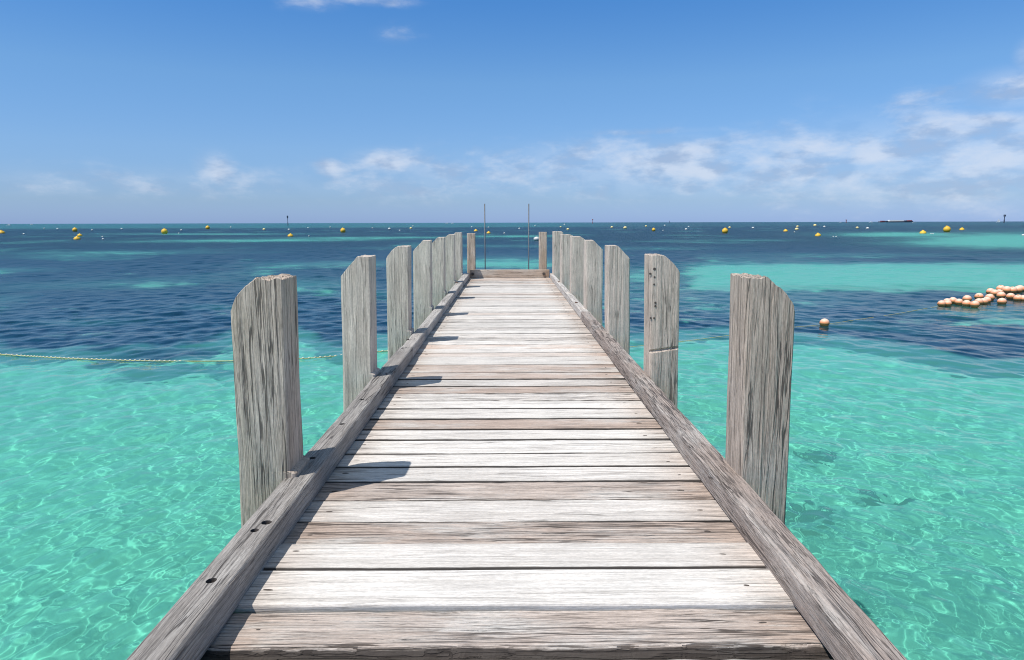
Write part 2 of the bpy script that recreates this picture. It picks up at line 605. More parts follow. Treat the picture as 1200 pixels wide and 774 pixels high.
attr(water.data, 'milky', 1 - grass_mask(wco_[:, 0].astype(float), wco_[:, 1].astype(float)))
rb = radii((0.3, 2.4, 1.2), (2.4, 80, 1.012), (80, 1500, 1.012), (1500, 14000, 1.05))
DB = math.radians(0.4)
frontb = np.arange(-math.radians(105), math.radians(105) + DB / 2, DB)
anglesb = np.concatenate([frontb, back])
seabed, bco = polar('seabed', rb, anglesb, lambda X, Y, R: BED_Z + 0.05 * vnoise(X * .8, Y * .8, 5) * (R > 3))
tag(seabed, kind='structure')
attr(seabed.data, 'grass', grass_mask(bco[:, 0].astype(float), bco[:, 1].astype(float)))
M_BED, n, b = new_mat('sand_and_seagrass')
co = n.node('ShaderNodeTexCoord').outputs['Object']
ga = n.node('ShaderNodeAttribute', attribute_name='grass').outputs['Fac']
ns = n.noise(co, 0.9, 7.0, 0.62, 0.4)
ns2 = n.noise(co, 5.0, 5.0, 0.6)
gm = n.math('ADD', ga, n.math('MULTIPLY', n.math('SUBTRACT', ns, 0.5), 1.7))
gm = n.math('ADD', gm, n.math('MULTIPLY', n.math('SUBTRACT', ns2, 0.5), 0.5))
gm = n.math('ADD', gm, n.math('MULTIPLY', n.math('SUBTRACT', n.noise(n.mapping(co, (.6, 1, 1)), 0.24, 6.0, 0.65), 0.5), 1.5))
gfac = n.math('MULTIPLY', n.ramp(gm, 0.36, 0.64), n.ramp(ga, 0.02, 0.2))
speck = n.noise(co, 1.7, 4.0, 0.7)
sandc = n.mix(n.ramp(n.noise(co, 2.3, 6.0, 0.6), 0.35, 0.65), (0.76, 0.77, 0.64), (0.90, 0.89, 0.76))
sandc = n.mix(n.math('MULTIPLY', n.ramp(speck, 0.66, 0.74), 0.35), sandc, (0.12, 0.16, 0.10))
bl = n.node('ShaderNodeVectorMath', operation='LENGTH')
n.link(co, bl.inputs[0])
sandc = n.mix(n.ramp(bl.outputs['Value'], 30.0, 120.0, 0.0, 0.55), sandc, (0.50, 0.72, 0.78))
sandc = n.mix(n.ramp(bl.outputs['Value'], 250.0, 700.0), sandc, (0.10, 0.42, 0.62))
grassc = n.mix(n.ramp(ns2, 0.35, 0.65), (0.003, 0.028, 0.070), (0.010, 0.070, 0.135))
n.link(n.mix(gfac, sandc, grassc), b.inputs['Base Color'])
b.inputs['Roughness'].default_value = 1.0
b.inputs['Specular IOR Level'].default_value = 0.0
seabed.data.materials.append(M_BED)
seabed.cycles.is_caustics_receiver = True

# unseen white sand shore, added behind the camera to bounce light onto the posts
V, Fc = [], []
bx = np.concatenate([np.linspace(-400, -30, 14), np.linspace(-25, 25, 40), np.linspace(30, 400, 14)])
by = np.concatenate([np.linspace(-3.0, -14, 30), np.linspace(-16, -120, 20)])
for y in by:
    for x in bx:
        t = -3.0 - y
        z = -1.75 + .17 * t / (1 + t * .03) + .05 * math.sin(x * .31 + y * .4) + .03 * math.sin(x * 1.3 - y)
        V.append((x, y, min(z, 2.2 + .2 * math.sin(x * .1))))
nb = len(bx)
for i in range(len(by) - 1):
    for k in range(nb - 1):
        a = i * nb + k
        Fc.append((a, a + nb, a + nb + 1, a + 1))
M_SAND, n, b = new_mat('bounce_beach_sand')
co = n.node('ShaderNodeTexCoord').outputs['Object']
n.link(n.mix(n.ramp(n.noise(co, 1.2, 8.0, 0.65), .35, .65), (0.62, 0.57, 0.47), (0.76, 0.71, 0.61)), b.inputs['Base Color'])
b.inputs['Roughness'].default_value = 0.95
tag(mesh_obj('bounce_beach', V, Fc, M_SAND, smooth=True), kind='structure')

# ------------------------------------------------------------------ the jetty
jetty = empty('jetty', (0, 9, 0))
tag(jetty, 'long pale weathered timber jetty deck with low kerb rails running out over the sea', 'jetty')


def child(o):
    """Parent to the jetty, keeping the place."""
    o.parent = jetty
    o.matrix_parent_inverse = Matrix.Translation((0, -9, 0))
    return o


def nz(x, y, z):
    return noise.noise(Vector((x, y, z)))


def plank(y0, y1, z_top, rghf, tone, brown, idx, rot=0.0, near=True, clean=False):
    """One deck board from y0 (near edge) to y1, grain across the jetty."""
    thick = 0.05
    L = 1.17
    nx = 150 if near else 50
    ny = 10 if near else 4
    yc = (y0 + y1) / 2
    hw = (y1 - y0) / 2
    tilt = random.uniform(-.003, .003)
    skew = random.uniform(-.004, .004)
    V, Fc = [], []
    rows = []
    # profile around the board: near bottom, near side, top..., far side, far bottom
    er = 0.006 / hw
    prof = [(-1, -thick)] + [(-1, -0.010), (-1 + er * .5, -0.003)] + [(-1 + er * 1.3 + (2 - er * 2.6) * k / ny, 0) for k in range(ny + 1)] + [(1 - er * .5, -0.003), (1, -0.010), (1, -thick)]
    wear = [1, 1, .8, .45] + [0] * (ny - 1) + [.30, .6, 1, 1]
    if clean:
        wear[:4] = [0, 0, 0, 0]
    E = []
    for i in range(nx + 1):
        x = -L + 2 * L * i / nx
        e0 = 0.006 * rghf * nz(x * 2.3, idx * 3.1, 0) + 0.006 * rghf * nz(x * 11, idx * 7.7, 3)
        e1 = 0.006 * rghf * nz(x * 2.3, idx * 5.3, 9) + 0.006 * rghf * nz(x * 11, idx * 2.7, 5)
        for (s, dz) in prof:
            y = s * hw + (e0 if s < -.9 else 0) + (e1 if s > .9 else 0) + skew * x
            z = dz + tilt * s
            if dz > -thick:
                z += 0.0025 * nz(x * 1.3, s * 2 + idx, 7)
                if abs(s) < 0.99:
                    z += rghf * 0.004 * nz(x * 2.5, s * 9 + idx * 4, 1) + rghf * .0025 * nz(x * 6, s * 25 + idx * 4, 2)
                if abs(s) > 0.9:
                    z -= rghf * 0.006 * max(0, nz(x * 9, s * 3 + idx, 11))
                if rot and s < -0.55:
                    q = (-0.55 - s) / 0.45
                    z -= rot * min(1, max(0, q * 1.4 - .25 + .35 * nz(x * 4, idx, 4) + .25 * nz(x * 16, s * 8, 6)))
            V.append((x, y, z))
            E.append(0)
        if rot:
            for q_, (s_, d_) in enumerate(prof):
                if s_ < -.62:
                    wear[q_] = max(wear[q_], min(1, (-.62 - s_) / .12 + .3))
        del E[-len(prof):]
        E += wear
        rows.append(len(prof))
    p = len(prof)
    for i in range(nx):
        for k in range(p - 1):
            a = i * p + k
            Fc.append((a, a + p, a + p + 1, a + 1))
        Fc.append((i * p + p - 1, (i + 1) * p + p - 1, (i + 1) * p, i * p))
    Fc.append(tuple(range(p)))
    Fc.append(tuple(nx * p + k for k in range(p - 1, -1, -1)))
    o = mesh_obj('plank', V, Fc, M_PLANK, smooth=False, loc=(0, yc, z_top))
    attr(o.data, 'edge', np.array(E))
    o.color = (rghf, tone, brown, 1)
    child(o)
    return o


# near edges and kinds of the boards, read from the photo (row, rough, tone, brown, raise, rot)
ROWS = [768.5, 714, 672, 640, 613, 587, 565.7, 547.7, 532.3, 515.5, 503.4, 491, 479, 461.4, 452.8, 444.6, 437, 427.5, 418.5,
        413.5, 404.2, 395.6, 387.5, 377.9, 372, 364.5, 357.6, 354.2, 348.7, 345.3, 341.5, 337.4, 331]
YS = [at(597, r, 0).y for r in ROWS]
edges = [YS[0]]
for y in YS[1:]:
    gap = y - edges[-1]
    k = max(1, round(gap / 0.31)) if gap > 0.46 else 1
    y_prev = edges[-1]
    for j in range(1, k + 1):
        edges.append(y_prev + gap * j / k)
while edges[-1] < 18.45:
    edges.append(edges[-1] + 0.30)
edges = [e for e in edges if e < 18.5] + [18.62]
before = [edges[0] - 0.262 * k for k in range(30, 0, -1)]
edges = before + edges
n0 = len(before)
KIND = {  # board counted from the first one wholly in the frame: rough, tone, brown, raise, rot
    -2: (.6, .5, .3, 0, 0), -1: (.6, .66, .3, -.002, 0),
    0: (.95, .54, .75, -.004, .035), 1: (.10, .72, .05, .020, 0), 2: (.12, .66, .12, .020, 0), 3: (.9, .48, .95, .006, 0), 4: (.35, .62, .15, .004, 0),
    5: (.8, .56, .75, .002, 0), 6: (.3, .72, .12, .004, 0), 7: (.25, .74, .1, .004, 0), 8: (.3, .82, .05, .0, 0), 9: (.3, .78, .1, 0, 0),
    10: (.45, .56, 1.1, 0, 0), 11: (.3, .72, .1, .0, 0), 12: (.25, .82, .05, 0, 0), 14: (.4, .55, 1.0, 0, 0), 17: (.4, .6, .9, 0, 0)}
for i in range(len(edges) - 1):
    j = i - n0
    g = random.uniform(0.006, 0.011)
    if j in KIND:
        rg, tn, br, rz, rt = KIND[j]
    else:
        rg = random.choice([.2, .3, .4, .7])
        tn = random.uniform(.56, .86)
        br = random.choice([.05, .1, .2, .6, .9])
        rz, rt = random.uniform(-.003, .003), 0
    y0, y1 = edges[i] + g, edges[i + 1] - g * .6
    if j == -1:
        y1 -= 0.012
    if j == 0:
        y0 += 0.006
    pl = plank(y0, y1, rz, rg, tn, br, i + 1, rt, near=(edges[i] < 9 and edges[i] > 1.5), clean=(j == 1))
    if edges[i] > 1.5:
        for sx in (-0.97, 0.99):
            bm = bmesh.new()
            bmesh.ops.create_uvsphere(bm, u_segments=10, v_segments=6, radius=1)
            bmesh.ops.scale(bm, vec=(random.uniform(.009, .024), random.uniform(.003, .006), .003), verts=bm.verts)
            nl = bm_obj('nail', bm, M_NAIL, smooth=True, loc=(sx + random.uniform(-.03, .03), random.uniform(-.05, .05), 0.0))
            nl.parent = pl
            nl.rotation_euler = (0, 0, random.uniform(-.2, .2))


def bar(name, x0, x1, y0, y1, z0, z1, mat, step=0.05, wob=0.004, seed=0, colr=(.6, .6, .3), x0f=None, x1f=None, holes=(), bevel=0.008, round_=0.0):
    """A long timber along y with uneven edges; holes = (x, y, radius, depth)."""
    ny = max(2, int((y1 - y0) / step))
    yc = (y0 + y1) / 2
    xc = (x0 + x1) / 2
    prof = []
    segs = 6
    for (ax, az, bx, bz) in ((x0, z0, x1, z0), (x1, z0, x1, z1), (x1, z1, x0, z1), (x0, z1, x0, z0)):
        dx, dz = bx - ax, bz - az
        ln = math.hypot(dx, dz)
        for k in range(segs):
            t = bevel / ln + (1 - 2 * bevel / ln) * k / (segs - 1)
            prof.append((ax + dx * t, az + dz * t))
    V, Fc = [], []
    p = len(prof)
    for i in range(ny + 1):
        y = y0 + (y1 - y0) * i / ny
        f = i / ny
        sx0 = (x0f - x0) * f if x0f is not None else 0
        sx1 = (x1f - x1) * f if x1f is not None else 0
        for (x, z) in prof:
            t = (x - x0) / (x1 - x0)
            xx = x + sx0 * (1 - t) + sx1 * t
            top = (z - z0) / (z1 - z0)
            k = wob * (0.4 + 0.6 * top)
            dx = k * nz(y * 1.1, x * 9 + seed, z * 9) + k * .6 * nz(y * 5, x * 14 + seed, z * 14)
            dz = k * nz(y * 1.1, x * 9 + seed + 30, z * 9) + k * .7 * nz(y * 4, x * 22 + seed + 60, z * 14)
            if round_ and top > .95:
                dz -= round_ * max(0, nz(y * 3.0, x * 26 + seed, 3)) * 2
            V.append((xx + dx - xc, y - yc, z + dz * (top > .05)))
    for i in range(ny):
        for k in range(p):
            a = i * p + k
            b2 = i * p + (k + 1) % p
            Fc.append((a, b2, b2 + p, a + p))
    Fc.append(tuple(range(p - 1, -1, -1)))
    Fc.append(tuple(ny * p + k for k in range(p)))
    o = mesh_obj(name, V, Fc, mat, loc=(xc, yc, 0))
    o.color = (*colr, 1)
    if holes:
        o.data.materials.append(M_HOLE)
        for (hx, hy, hr, hd) in holes:
            bm = bmesh.new()
            bmesh.ops.create_cone(bm, cap_ends=True, segments=20, radius1=hr * .93, radius2=hr * 1.04, depth=hd + .06)
            bmesh.ops.translate(bm, vec=(0, 0, z1 - hd + (hd + .06) / 2), verts=bm.verts)
            c = bm_obj('cutter', bm, M_HOLE, loc=(hx, hy, 0))
            md = o.modifiers.new('cut', 'BOOLEAN')
            md.operation = 'DIFFERENCE'
            md.object = c
            md.solver = 'EXACT'
            md.material_mode = 'TRANSFER'
            bpy.context.view_layer.update()
            ev = o.evaluated_get(bpy.context.evaluated_depsgraph_get())
            me = bpy.data.meshes.new_from_object(ev)
            o.modifiers.clear()
            o.data = me
            bpy.data.objects.remove(c)
    return o


RZ = 0.138


def bolt(parent_obj, x, y, z, r=0.016, mat=None):
    bm = bmesh.new()
    bmesh.ops.create_cone(bm, cap_ends=True, segments=6, radius1=r, radius2=r * .92, depth=.014)
    o = bm_obj('bolt', bm, mat or M_RUST, loc=(x - parent_obj.location.x, y - parent_obj.location.y, z))
    o.parent = parent_obj
    return o


LH = [at(247.7, 681.8, RZ), at(298.4, 622.6, RZ), at(312.4, 613.3, RZ), at(366, 538, RZ), at(401, 498, RZ), at(424.6, 469, RZ)]
LR = [.021, .019, .024, .02, .019, .017]
XL0, XL1 = -1.215, -1.068
r1_ = bar('kerb_rail', XL0 - .002, XL1, -6.5, 7.45, 0.006, RZ + .004, M_RAIL, seed=3, colr=(.62, .22, .22),
          holes=[(p.x, p.y, r, .045) for p, r in zip(LH, LR)])
child(r1_)
for p, r in zip(LH, LR):
    bolt(r1_, p.x, p.y, RZ - .036, r * .55)
r2_ = bar('kerb_rail', XL0 + .010, XL1 - .004, 7.456, 13.4, 0.006, RZ - .006, M_RAIL, seed=8, colr=(.45, .55, .12))
child(r2_)
for (px, py) in ((478, 398), (471.5, 409)):
    p = at(px, py, RZ)
    bolt(r2_ if p.y > 7.45 else r1_, p.x, p.y, RZ - .002, .018, M_NAIL)
r3_ = bar('kerb_rail', XL0, XL1, 13.406, 18.6, 0.006, RZ, M_RAIL, seed=12, colr=(.4, .62, .12))
child(r3_)
p = at(535.5, 331.7, RZ)
bolt(r3_, p.x, p.y, RZ + .004, .03)

XR0, XR1 = 1.115, 1.270
r4_ = bar('kerb_rail', XR0, XR1, -6.5, 10.45, 0.006, RZ, M_RAIL, step=.035, wob=.009, seed=21, colr=(.95, .78, .75), x1f=1.25, round_=.006,
          holes=[(at(711.8, 396.2, RZ).x, at(711.8, 396.2, RZ).y, .026, .03)])
child(r4_)
p = at(711.8, 396.2, RZ)
bolt(r4_, p.x, p.y, RZ - .018, .02)
r5_ = bar('kerb_rail', XR0 + .006, 1.245, 10.456, 18.6, 0.006, RZ - .004, M_RAIL, seed=28, colr=(.35, .9, .1), x1f=1.20)
child(r5_)
for (px, py) in ((675.3, 355), (655, 330)):
    p = at(px, py, RZ)
    bolt(r5_, p.x, p.y, RZ + .004, .028)


# the beam across the far end, its grain runs across
def cross_bar(name, x0, x1, y0, y1, z0, z1, mat, colr, seed):
    nx = 40
    V, Fc = [], []
    xc, yc = (x0 + x1) / 2, (y0 + y1) / 2
    bv = .008
    prof = [(y0, z0), (y0, z1 - bv), (y0 + bv, z1), (y1 - bv, z1), (y1, z1 - bv), (y1, z0)]
    for i in range(nx + 1):
        x = x0 + (x1 - x0) * i / nx
        for (y, z) in prof:
            V.append((x - xc, y - yc + .004 * nz(x * 2, y * 9, z * 9 + seed), z + .004 * nz(x * 2, y * 9 + 5, z * 5 + seed) * (z > z0)))
    p = len(prof)
    for i in range(nx):
        for k in range(p):
            a = i * p + k
            b2 = i * p + (k + 1) % p
            Fc.append((a, a + p, b2 + p, b2))
    Fc.append(tuple(range(p)))
    Fc.append(tuple(nx * p + k for k in range(p - 1, -1, -1)))
    o = mesh_obj(name, V, Fc, mat, loc=(xc, yc, 0))
    o.color = (*colr, 1)
    return o


beam = child(cross_bar('end_beam', -1.065, 1.11, 18.63, 18.80, 0.004, .222, M_BEAM, (.4, .75, .55), 4))
for px in (554, 637.4):
    t = (18.62 - 0) / ray(px, 320.3).y
    bx = ray(px, 320.3).x * t
    bm = bmesh.new()
    bmesh.ops.create_cone(bm, cap_ends=True, segments=14, radius1=.042, radius2=.038, depth=.03)
    bmesh.ops.rotate(bm, matrix=Matrix.Rotation(math.pi / 2, 3, 'X'), verts=bm.verts)
    o = bm_obj('bolt', bm, M_NAIL, loc=(bx - beam.location.x, 18.622 - beam.location.y, .115))
    o.parent = beam

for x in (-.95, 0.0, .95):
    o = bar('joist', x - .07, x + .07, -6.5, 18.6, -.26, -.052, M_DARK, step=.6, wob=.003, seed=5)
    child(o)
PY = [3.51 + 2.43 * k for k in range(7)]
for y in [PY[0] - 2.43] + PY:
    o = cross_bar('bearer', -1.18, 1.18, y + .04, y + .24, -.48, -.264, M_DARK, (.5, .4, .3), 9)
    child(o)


# ------------------------------------------------------------------ posts
def post(side, yn, x_in, wdt, dep, top, cham_w, cham_h, colr, label, group='posts along the jetty', shoulder=0.0, lean=0.0,
         curved=0.0, saw=None, seed=0, zb=-3.45, far=False, sh_z=.175, top_rough=.006):
    """side -1: left row, +1: right row. x_in is the face towards the deck, yn the near face."""
    root_x = x_in + side * wdt / 2
    ns = 9 if far else 22
    # footprint ring, slightly rounded, going round
    ring = []
    for (ax, ay, bx, by) in ((-1, -1, 1, -1), (1, -1, 1, 1), (1, 1, -1, 1), (-1, 1, -1, -1)):
        for k in range(ns):
            t = k / ns
            ring.append((ax + (bx - ax) * t, ay + (by - ay) * t))

    def squash(u, v):
        m_ = max(abs(u), abs(v))
        if m_ == 0:
            return u, v
        q = (abs(u) ** 14 + abs(v) ** 14) ** (1 / 14)
        return u / q * m_, v / q * m_

    def outw(u):          # 0 at the deck face, 1 at the seaward face
        return (u * side + 1) / 2

    def ztop(u, v):
        o_ = outw(u)
        c0 = 1 - cham_w / wdt
        z = top
        if o_ > c0 and cham_w > 0:
            t = (o_ - c0) / (1 - c0)
            z -= cham_h * (t ** (1 + curved) if not curved else (1 - (1 - t ** 1.25) ** .8))
        z += top_rough * nz(u * 3 + seed, v * 3, 5) + top_rough * .6 * nz(u * 9 + seed, v * 9, 8)
        return z

    V, Fc = [], []
    nr = len(ring)

    def place(u, v, tz, zfrac_top):
        us, vs = squash(u, v)
        z = tz
        g = .0032 * nz(u * 7 + seed, v * 7, z * .5 + seed) + .0018 * nz(u * 19 + seed, v * 19, z * .8)
        g += .004 * nz(u * 1.2 + seed, v * 1.2, z * 2.3)
        x = us * (wdt / 2 + g)
        y = vs * (dep / 2 + g)
        if shoulder and z < sh_z and us * side < 0:
            x += -side * shoulder * min(1, (sh_z - z) / .006) * (1 if abs(us) > .9 else abs(us))
        if saw is not None and vs < -.9:
            zz = saw + us * .018
            if abs(z - zz) < .016:
                y += .018 * (1 - abs(z - zz) / .016)
            elif z < zz:
                y -= .006
        x += lean * z
        y += .004 * math.sin(z * 3 + seed)
        return (x, y, z)
    levels = [('abs', zi) for zi in (zb, -1.6, -.8, -.2, 0, .05, .1, sh_z - .01, sh_z - .004, sh_z + .004)]
    if saw is not None:
        levels += [('abs', .26)] + [('abs', .35 + .005 * k) for k in range(17)]
    else:
        levels += [('abs', .3), ('abs', .43)]
    fr = [k / (6 if far else 44) for k in range(1, (6 if far else 44) + 1)]
    for f_ in fr:
        levels.append(('fr', f_))
    for kind, q in levels:
        for (u, v) in ring:
            zt = ztop(u, v)
            z = q if kind == 'abs' else .44 + (zt - .44) * q
            V.append(place(u, v, z, q))
    nl_ = len(levels)
    for i in range(nl_ - 1):
        for k in range(nr):
            a = i * nr + k
            b2 = i * nr + (k + 1) % nr
            Fc.append((a, b2, b2 + nr, a + nr))
    # cap: concentric rings shrinking to the centre, following the chamfer
    prev = [(nl_ - 1) * nr + k for k in range(nr)]
    for s_ in (.96, .85, .68, .5, .33, .16):
        cur = []
        for (u, v) in ring:
            cur.append(len(V))
            V.append(place(u * s_, v * s_, ztop(u * s_, v * s_) + .003 * (s_ < .97), 1))
        for k in range(nr):
            Fc.append((prev[k], prev[(k + 1) % nr], cur[(k + 1) % nr], cur[k]))
        prev = cur
    Fc.append(tuple(prev))
    Fc.append(tuple(range(nr - 1, -1, -1)))
    o = mesh_obj('wooden_post', V, Fc, M_POST, loc=(root_x, yn + dep / 2, 0))
    o.color = (*colr, 1)
    tag(o, label, 'post', group)
    return o


W_ORD = ['nearest', 'second', 'third', 'fourth', 'fifth', 'sixth', 'seventh']
LEFT = [  # x_in, width, top, cham_w, cham_h, colour, shoulder, lean, curved
    (-1.188, .276, 1.214, .145, .160, (.62, .52, .50), .035, .018, 1.0),
    (-1.222, .265, 1.208, .150, .17, (.30, .62, .10), .025, .020, 0),
    (-1.240, .275, 1.214, .14, .15, (.45, .66, .12), .03, .018, .6),
    (-1.245, .280, 1.222, .16, .17, (.35, .66, .10), .02, .015, 0),
    (-1.250, .275, 1.218, .15, .15, (.40, .66, .12), .02, .010, 0),
    (-1.245, .27, 1.232, .15, .14, (.35, .68, .12), .02, .010, .5),
    (-1.235, .27, 1.236, .10, .10, (.35, .68, .12), .02, .0, 0)]
LL = ['nearest post of the left row, deeply grained grey timber with a rounded, worn seaward corner',
      'smooth pale grey post second in the left row, seaward corner cut off straight',
      'grey post third in the left row with a dark split near its top',
      'grey post fourth in the left row, corner cut at a slant',
      'grey post fifth in the left row, short slanted top corner',
      'grey post sixth in the left row, beside the far kerb rail',
      'farthest slant-topped post of the left row, next to the end beam']
for k, (xi, wd, tp, cw, ch, colr, sh, ln, cv) in enumerate(LEFT):
    post(-1, PY[k], xi, wd, .272, tp, cw, ch, colr, LL[k], 'posts along the left side of the jetty', shoulder=sh, lean=ln, curved=cv, seed=k * 3.7 + 1,
         far=k > 2, top_rough=.016 if k == 0 else .006)
RIGHT = [
    (1.247, .265, 1.214, .16, .170, (.66, .44, .34), 0, -.020, .15),
    (1.252, .262, 1.214, .15, .155, (.55, .56, .28), 0, -.022, .2),
    (1.226, .280, 1.214, .155, .16, (.35, .60, .10), 0, -.018, 0),
    (1.218, .28, 1.218, .15, .15, (.35, .62, .10), 0, -.012, 0),
    (1.208, .28, 1.228, .10, .06, (.35, .62, .10), 0, -.01, 0),
    (1.190, .27, 1.225, .06, .03, (.35, .64, .10), 0, .0, 0),
    (1.165, .27, 1.262, .05, .03, (.35, .66, .12), 0, .0, 0)]
RL = ['nearest post of the right row, brown-grey deep grain with a slanted seaward corner',
      'post second in the right row, dark bolt holes and a saw cut across its face',
      'smooth grey post third in the right row, seaward corner cut off straight',
      'grey post fourth in the right row, corner cut at a slant',
      'grey post fifth in the right row, top nearly square',
      'grey post sixth in the right row, between its overlapping neighbours',
      'farthest post of the right row, closest to the end beam']
for k, (xi, wd, tp, cw, ch, colr, sh, ln, cv) in enumerate(RIGHT):
    o = post(1, PY[k], xi, wd, .272, tp, cw, ch, colr, RL[k], 'posts along the right side of the jetty', lean=ln, curved=cv, seed=k * 5.1 + 40,
             far=k > 2, saw=.385 if k == 1 else None, top_rough=.012 if k == 0 else .006)
    if k == 1:
        for (px, py, r) in ((767, 315.5, .017), (762, 321, .013), (767, 325, .011), (766.5, 333.5, .011), (768, 355, .013), (768, 359, .013), (762.5, 373, .011), (766.5, 373, .011)):
            t = PY[1] / ray(px, py).y
            q = ray(px, py) * t
            bm = bmesh.new()
            bmesh.ops.create_cone(bm, cap_ends=True, segments=10, radius1=r * .75, radius2=r * .75, depth=.006)
            bmesh.ops.rotate(bm, matrix=Matrix.Rotation(math.pi / 2, 3, 'X'), verts=bm.verts)
            h = bm_obj('bolt_hole', bm, M_NAIL, loc=(q.x - o.location.x, PY[1] - .001 - o.location.y, q.z + H_CAM))
            h.parent = o
post(-1, 18.84, -.918, .225, .23, 1.205, 0, 0, (.35, .72, .75), 'square-topped brown post behind the left end of the end beam', 'posts behind the end beam', seed=80, far=True)
post(1, 18.84, .832, .215, .23, 1.235, 0, 0, (.35, .78, .8), 'square-topped tan post behind the right end of the end beam', 'posts behind the end beam', seed=90, far=True)

# thin upright poles beyond the beam
for px, lb in ((568.4, 'thin grey metal pole rising beyond the end beam, the left one of the pair'), (619.6, 'thin grey metal pole rising beyond the end beam, the right one of the pair')):
    d = ray(px, 290)
    q = d * (19.0 / d.y)
    dt = ray(px, 239)
    top = H_CAM + dt.z * 19.0 / dt.y
    bm = bmesh.new()
    bmesh.ops.create_cone(bm, cap_ends=True, segments=10, radius1=.017, radius2=.015, depth=top + 3.3)
    bmesh.ops.translate(bm, vec=(0, 0, (top - 3.3) / 2), verts=bm.verts)
    o = bm_obj('metal_pole', bm, M_POLE, smooth=True, loc=(q.x, 19.0, 0))
    tag(o, lb, 'pole', 'thin poles at the end of the jetty')


# ------------------------------------------------------------------ buoys
def lathe(bm, prof, seg=18):
    rings = []
    for (r, z) in prof:
        rings.append([bm.verts.new((r * math.cos(2 * math.pi * k / seg), r * math.sin(2 * math.pi * k / seg), z)) for k in range(seg)] if r > 1e-5 else [bm.verts.new((0, 0, z))])
    for a, b2 in zip(rings, rings[1:]):
        for k in range(seg):
            k2 = (k + 1) % seg
            if len(a) == 1 and len(b2) == 1:
                continue
            if len(a) == 1:
                bm.faces.new((a[0], b2[k], b2[k2]))
            elif len(b2) == 1:
                bm.faces.new((a[k], a[k2], b2[0]))
            else:
                bm.faces.new((a[k], a[k2], b2[k2], b2[k]))


def make_buoy(kind):
    """Unit-diameter buoy; returns its meshes as name, mesh, material."""
    parts = []
    bm = bmesh.new()
    if kind == 'round':
        lathe(bm, [(0, -.5)] + [(.5 * math.cos(t), .5 * math.sin(t)) for t in np.linspace(-1.4, 1.35, 12)] + [(.09, .52), (.08, .58), (0, .58)])
    elif kind == 'squat':
        lathe(bm, [(0, -.32), (.3, -.3), (.48, -.2), (.5, -.05), (.46, .08), (.3, .24), (.13, .34), (.10, .42), (0, .43)])
    else:
        lathe(bm, [(0, -.36), (.25, -.33), (.45, -.15), (.5, 0), (.44, .2), (.25, .34), (.1, .4), (0, .41)])
    parts.append(('float', bm))
    bm = bmesh.new()       # lifting eye on top
    z0 = {'round': .60, 'squat': .45, 'oval': .42}[kind]
    n_ = 12
    vs = []
    for k in range(n_):
        a = 2 * math.pi * k / n_
        for q in range(5):
            c = 2 * math.pi * q / 5
            rr = .07 + .02 * math.cos(c)
            vs.append(bm.verts.new((rr * math.cos(a), .02 * math.sin(c), z0 + rr * math.sin(a))))
    for k in range(n_):
        for q in range(5):
            bm.faces.new((vs[k * 5 + q], vs[k * 5 + (q + 1) % 5], vs[((k + 1) % n_) * 5 + (q + 1) % 5], vs[((k + 1) % n_) * 5 + q]))
    parts.append(('eye', bm))
    out = []
    for nm, bm in parts:
        bmesh.ops.recalc_face_normals(bm, faces=bm.faces)
        me = bpy.data.meshes.new(nm)
        bm.to_mesh(me)
        bm.free()
        me.shade_smooth()
        out.append((nm, me))
    return out


BUOY = {k: make_buoy(k) for k in ('round', 'squat', 'oval')}
bpy.context.view_layer.update()


def put_buoy(px, py, d, kind, mat, label, group, name='mooring_buoy'):
    """px, py: centre of the buoy in the photo; d: its width in photo pixels."""
    drop = {'round': .36, 'squat': .14, 'oval': .22}[kind]
    q = at(px, py + d * drop, WATER_Z)
    dist = (q - Vector((0, 0, H_CAM))).length
    dia = d / F * dist
    root = empty(name, (q.x, q.y, WATER_Z + dia * drop))
    root.rotation_euler = (random.uniform(-.14, .14), random.uniform(-.14, .14), random.uniform(0, 6))
    root.scale = (dia,) * 3
    for nm, me in BUOY[kind]:
        key = me.name + mat.name
        m2 = bpy.data.meshes.get(key)
        if m2 is None:
            m2 = me.copy()
            m2.name = key
            m2.materials.clear()
            m2.materials.append(mat if nm == 'float' else M_POLE)
        o = bpy.data.objects.new(nm, m2)
        COL.objects.link(o)
        o.parent = root
    tag(root, label, 'buoy', group)
    return root


YELLOW = [(2, 273, 6, 'squat'), (88, 270, 4.8, 'round'), (93.5, 276.4, 5.2, 'squat'), (90.5, 280, 6.6, 'squat'), (193, 272, 6.6, 'round'),
          (243.5, 267.3, 4.6, 'round'), (340.5, 276.5, 6.6, 'squat'), (402, 270.6, 6.2, 'round'), (557.6, 270.6, 4.8, 'squat'),
          (572.6, 273.2, 5.2, 'squat'), (766, 269.6, 4.4, 'round'), (849.5, 271.2, 7, 'round'), (920.5, 270.8, 5, 'squat'),
          (958.5, 276, 6.6, 'squat'), (1081.5, 273, 6.6, 'squat'), (1109.5, 269.7, 7, 'round'), (1127.2, 269.2, 4.8, 'squat')]
FADED = [(481.5, 267.8, 3.0), (665.5, 269, 3.4), (657, 266.3, 2.2), (717, 266.7, 3.2), (732.5, 267.3, 4.2), (757, 265.4, 2.6), (855, 267, 3.0),
         (933.6, 269, 4.0), (934.5, 265.8, 2.8), (955, 264.5, 3.4), (1004.5, 267.3, 3.0), (309.5, 269.2, 3.2)]
